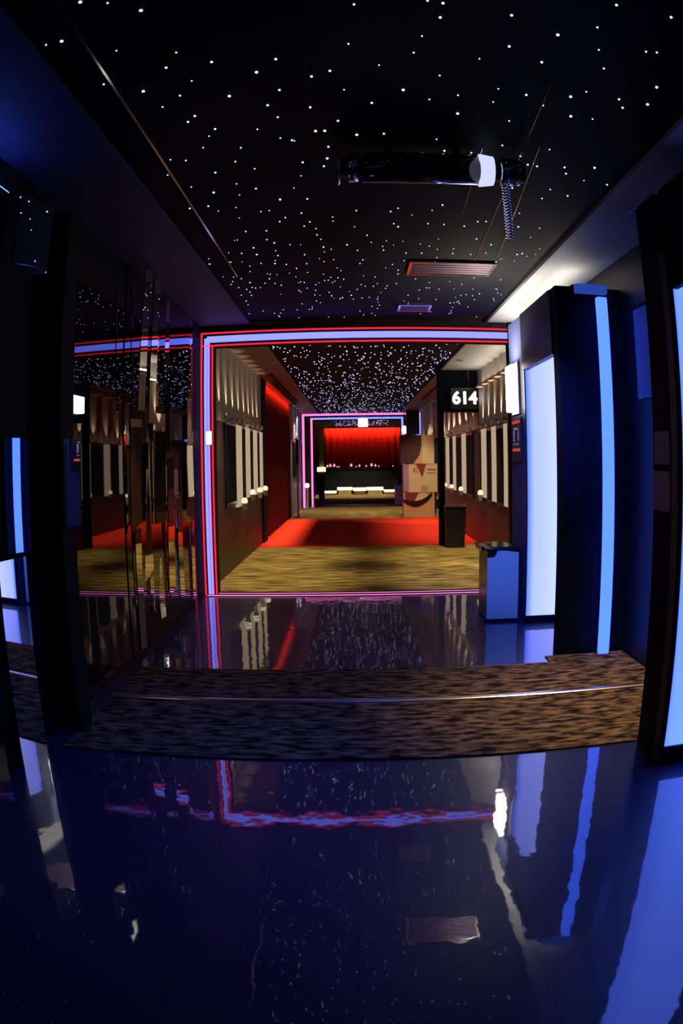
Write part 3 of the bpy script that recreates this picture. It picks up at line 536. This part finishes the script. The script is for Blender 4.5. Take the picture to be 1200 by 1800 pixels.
def vent(label, x0, x1, y0, y1, n):
    v = thing('ceiling_vent', label, 'vent', ((x0 + x1) / 2, (y0 + y1) / 2, 2.80)); hx, hy = (x1 - x0) / 2, (y1 - y0) / 2
    obj('frame', B((-hx, hx, -hy, -hy + 0.02, 0, 0.018), (-hx, hx, hy - 0.02, hy, 0, 0.018), (-hx, -hx + 0.02, -hy + 0.02, hy - 0.02, 0, 0.018), (hx - 0.02, hx, -hy + 0.02, hy - 0.02, 0, 0.018)), 'chrome', v)
    obj('louvre', B(*[(-hx + 0.02, hx - 0.02, -hy + 0.03 + (2 * hy - 0.05) * k / n, -hy + 0.03 + (2 * hy - 0.05) * (k + 0.8) / n, 0.004, 0.01) for k in range(n)]), mat('copper_louvre', (0.09, 0.06, 0.09), 0.5, 1.0), v)
vent('wide reflective ceiling vent beyond the black cylindrical fitting', 0.43, 1.08, 5.10, 5.48, 5)
vent('small reflective ceiling vent near the big neon gate', 0.44, 0.75, 6.62, 6.90, 3)

# ------------------------------------------------------------------ mirror wall on the left
def panel(name, label, cx, cy, w, z0, z1, deg, m='mirror', tilt=0.0, slant=0.0, grp=None, slant_top=0.0):
    """mirror panel standing on its edge; deg turns its face from +x towards the viewer"""
    h = w / 2; t = 0.008
    bm = xprism([(-h, z0 + slant), (h, z0), (h, z1), (-h, z1 + slant_top)], -t, 0.0)
    o = obj(name, bm, m); o.location = (cx, cy, 0); o.rotation_euler = (0, tilt, -math.radians(deg)); tag(o, label, 'mirror', grp); return o
panel('wall_mirror', 'large flat tinted mirror on the left wall before the faceted strips', -1.55, 4.10, 1.16, 0.0, 2.60, 0, 'dark_glass')
panel('wall_mirror', 'flat tinted mirror on the left wall behind the faceted strips, up to the gate', -1.55, 5.80, 2.16, 0.0, 2.78, 0)
panel('wall_mirror', 'tall tinted mirror at the left edge, nearest to the viewer', -1.55, 1.9, 1.5, 0.0, 2.55, 0)
F = [  # cx, cy, w, z0, z1, deg
 (-1.44, 4.86, 0.20, 1.72, 2.78, 7), (-1.44, 4.86, 0.20, 0.95, 1.70, 10), (-1.43, 4.93, 0.22, 0.02, 0.93, 3),
 (-1.46, 5.18, 0.22, 1.60, 2.78, 10), (-1.45, 5.20, 0.26, 0.55, 1.58, 8), (-1.46, 5.24, 0.16, 0.22, 0.53, 6),
 (-1.47, 5.50, 0.20, 1.80, 2.78, 6), (-1.47, 5.52, 0.24, 0.90, 1.78, 11), (-1.46, 5.54, 0.20, 0.12, 0.88, 7),
 (-1.46, 5.86, 0.24, 1.45, 2.78, 9), (-1.46, 5.84, 0.20, 0.30, 1.43, 6),
 (-1.47, 6.24, 0.26, 1.10, 2.78, 4), (-1.47, 6.22, 0.24, 0.16, 1.08, 8),
 (-1.48, 6.68, 0.30, 0.80, 2.78, 6), (-1.48, 6.70, 0.22, 0.05, 0.78, 3)]
for i, (cx, cy, w, z0, z1, dg) in enumerate(F):
    w = w * (0.5 + 0.3 * (i % 3 == 1)); dg = dg + random.uniform(-3, 5); cx = -1.538 + w / 2 * abs(math.sin(math.radians(dg)))
    panel('mirror_strip', 'angled mirror strip in the faceted cluster left of the gate', cx, cy, w, z0 + 0.02, z1 - 0.02, dg, 'mirror_clear', random.uniform(-0.04, 0.04), random.uniform(-0.12, 0.12) if z0 > 0.2 and z0 < 1.0 else 0.0, 'faceted mirror strips')
panel('mirror_strip', 'angled mirror strip at the left edge showing the blue neon', -1.518, 2.98, 0.16, 0.98, 1.50, 18.0, 'mirror_clear')
panel('mirror_strip', 'blue-tinged square mirror strip above the one showing blue neon', -1.53, 3.0, 0.20, 1.51, 1.66, 14, 'mirror_clear', -0.1)
panel('mirror_strip', 'low angled mirror strip at the left edge near the floor', -1.52, 2.90, 0.22, 0.0, 0.96, 9, 'mirror_clear')
panel('mirror_strip', 'angled mirror strip at the upper left edge', -1.515, 2.9, 0.24, 2.25, 2.60, 18, 'mirror_clear', 0.04)
panel('mirror_strip', 'narrow mirror strip on the black post, pale at its top', -1.405, 3.40, 0.15, 1.06, 1.50, 12.9, 'mirror_clear')
gs = thing('sign_reflection', 'small white glowing box standing in for a sign reflected in the mirror beside the black post', 'sign', (-1.54, 3.68, 1.655))  # glowing box made in place of a sign's mirror reflection
obj('light_box', B(0.0, 0.05, -0.13, 0.13, 0.0, 0.095, bev=0.008), 'exit_white', gs); obj('back_plate', B(-0.006, 0.0, -0.14, 0.14, -0.01, 0.105), 'matte', gs)
pr = thing('black_post', 'black upright post between the near mirror panels', 'post', (-1.48, 3.40, 0))
obj('shaft', B(-0.06, 0.05, -0.09, 0.09, 0.0, 2.70), 'black', pr); obj('base_plate', B(-0.065, 0.09, -0.12, 0.12, 0.0, 0.01), 'chrome', pr)
